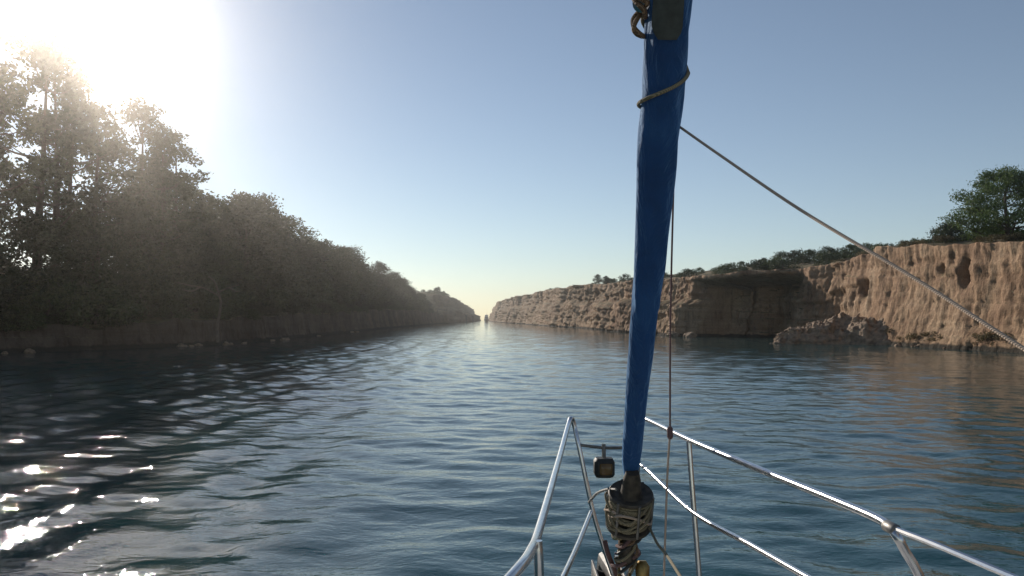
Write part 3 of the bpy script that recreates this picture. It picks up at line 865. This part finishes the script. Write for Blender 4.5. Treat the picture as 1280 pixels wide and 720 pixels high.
for k in range(3):
    pts = []
    for q in range(14):
        a = q * .8 + k * 2; pts.append(dc + dax * (.03 * math.sin(q * 1.7 + k) + .02 * (k - 1)) + right * (rr.uniform(.066, .088) * math.cos(a)) + camside * (rr.uniform(.066, .088) * math.sin(a)))
    mb = MB(); mb.tube(spline(pts, 4), .0045, 6); part(mb, 'loose_line', M['rope_green' if k != 1 else 'rope'], drum)
mb = MB(); mb.tube(spline([P(736, 628, 3.17), P(746, 617, 3.0), P(758, 612, 2.8), P(770, 612, 2.72)], 6), .005, 8); part(mb, 'guide_arm', M['alloy'], drum)
mb = MB(); mb.tube(spline([P(812, 660, 2.72), P(822, 680, 2.6), P(832, 692, 2.5), P(850, 720, 2.2), P(900, 800, 1.6)], 6), .0045, 8); part(mb, 'furling_line_lead', M['rope_green'], drum)
# link plates, toggle, bow roller and anchor under the drum
for sx in (-.022, .022):
    mb = MB(); mb.tube([dc - dax * .07 + right * sx, dc - dax * .19 + right * sx * 1.1, dc - dax * .36 + right * sx * .7], [.012, .014, .014], 8, flat=.4); part(mb, 'link_plate', M['brass'])
mb = MB(); mb.tube([dc - dax * .2 - right * .04, dc - dax * .2 + right * .04], .011, 10); part(mb, 'clevis_pin', M['steel'])
rl = empty('bow_roller', Vector((AX, TIP - .02, DZ + .04)) - BO); rl.parent = boat
for sx in (-.055, .055):
    mb = MB(); mb.box((sx, -.02, .0), (.009, .34, .11), bevel=.003); link('cheek', mb.mesh('cheek', M['alloy'], True, 40), rl)
mb = MB(); mb.lathe([(.03, -.045), (.018, -.01), (.018, .01), (.03, .045)], (0, .1, .0), (1, 0, 0), 18); link('roller', mb.mesh('roller', M['black'], True, 40), rl)
an = empty('anchor', Vector((AX, TIP + .05, DZ + .06)) - BO); an.parent = boat
mb = MB(); mb.tube([(0, -.55, .03), (0, -.1, .035), (0, .2, 0), (0, .3, -.12)], [.014, .018, .02, .02], 8, flat=1.6); link('shank', mb.mesh('shank', M['alloy'], True, 40), an)
mb = MB(); mb.add([(0, .36, -.1), (-.16, .12, -.28), (0, .05, -.36), (.16, .12, -.28), (0, .34, -.13), (-.15, .12, -.31), (0, .06, -.4), (.15, .12, -.31)],
       [(0, 1, 2), (0, 2, 3), (6, 5, 4), (7, 6, 4), (0, 4, 5, 1), (1, 5, 6, 2), (2, 6, 7, 3), (3, 7, 4, 0)]); link('fluke', mb.mesh('fluke', M['alloy'], False), an)
for k in range(4):
    pts = []
    for q in range(12):
        a = q * 1.1 + k * 1.7
        pts.append(dc - dax * (.085 + .016 * q + .02 * math.sin(q + k)) + right * (rr.uniform(.02, .055) * math.cos(a)) + camside * (rr.uniform(.02, .05) * math.sin(a)))
    mb = MB(); mb.tube(spline(pts, 4), .006, 6); part(mb, 'line_tail', M[('lashing', 'rope_green', 'black', 'rope_red')[k]], drum)
mb = MB(); mb.box(dc - dax * .17, (.05, .045, .1), bevel=.012); part(mb, 'toggle', M['drum'], drum)
mb = MB(); c0 = P(772, 700, 2.95)
mb.tube(spline([P(756, 676, 2.9), P(760, 692, 2.88), P(768, 712, 2.92), P(775, 735, 3.0)], 6), .009, 8); part(mb, 'lashing', M['rope_red'])
mb = MB(); mb.lathe([(.012, -.03), (.024, -.022), (.026, .01), (.014, .03)], P(803, 712, 2.85), (0, .2, 1), 16); part(mb, 'shackle_block', M['brass'])

# ------------------------------------------------------------------ haze
def haze():
    m = bpy.data.materials.new('haze'); m.use_nodes = True; t = m.node_tree
    t.nodes.remove(t.nodes['Principled BSDF'])
    v = t.nodes.new('ShaderNodeVolumePrincipled')
    v.inputs['Color'].default_value = (.96, .9, .83, 1); v.inputs['Density'].default_value = .0006; v.inputs['Anisotropy'].default_value = .9
    t.links.new(v.outputs[0], t.nodes['Material Output'].inputs['Volume'])
    mb = MB(); mb.box((0, 415, 13), (640, 970, 32)); o = link('haze', mb.mesh('haze', m, False)); tag(o, kind='stuff')
haze()
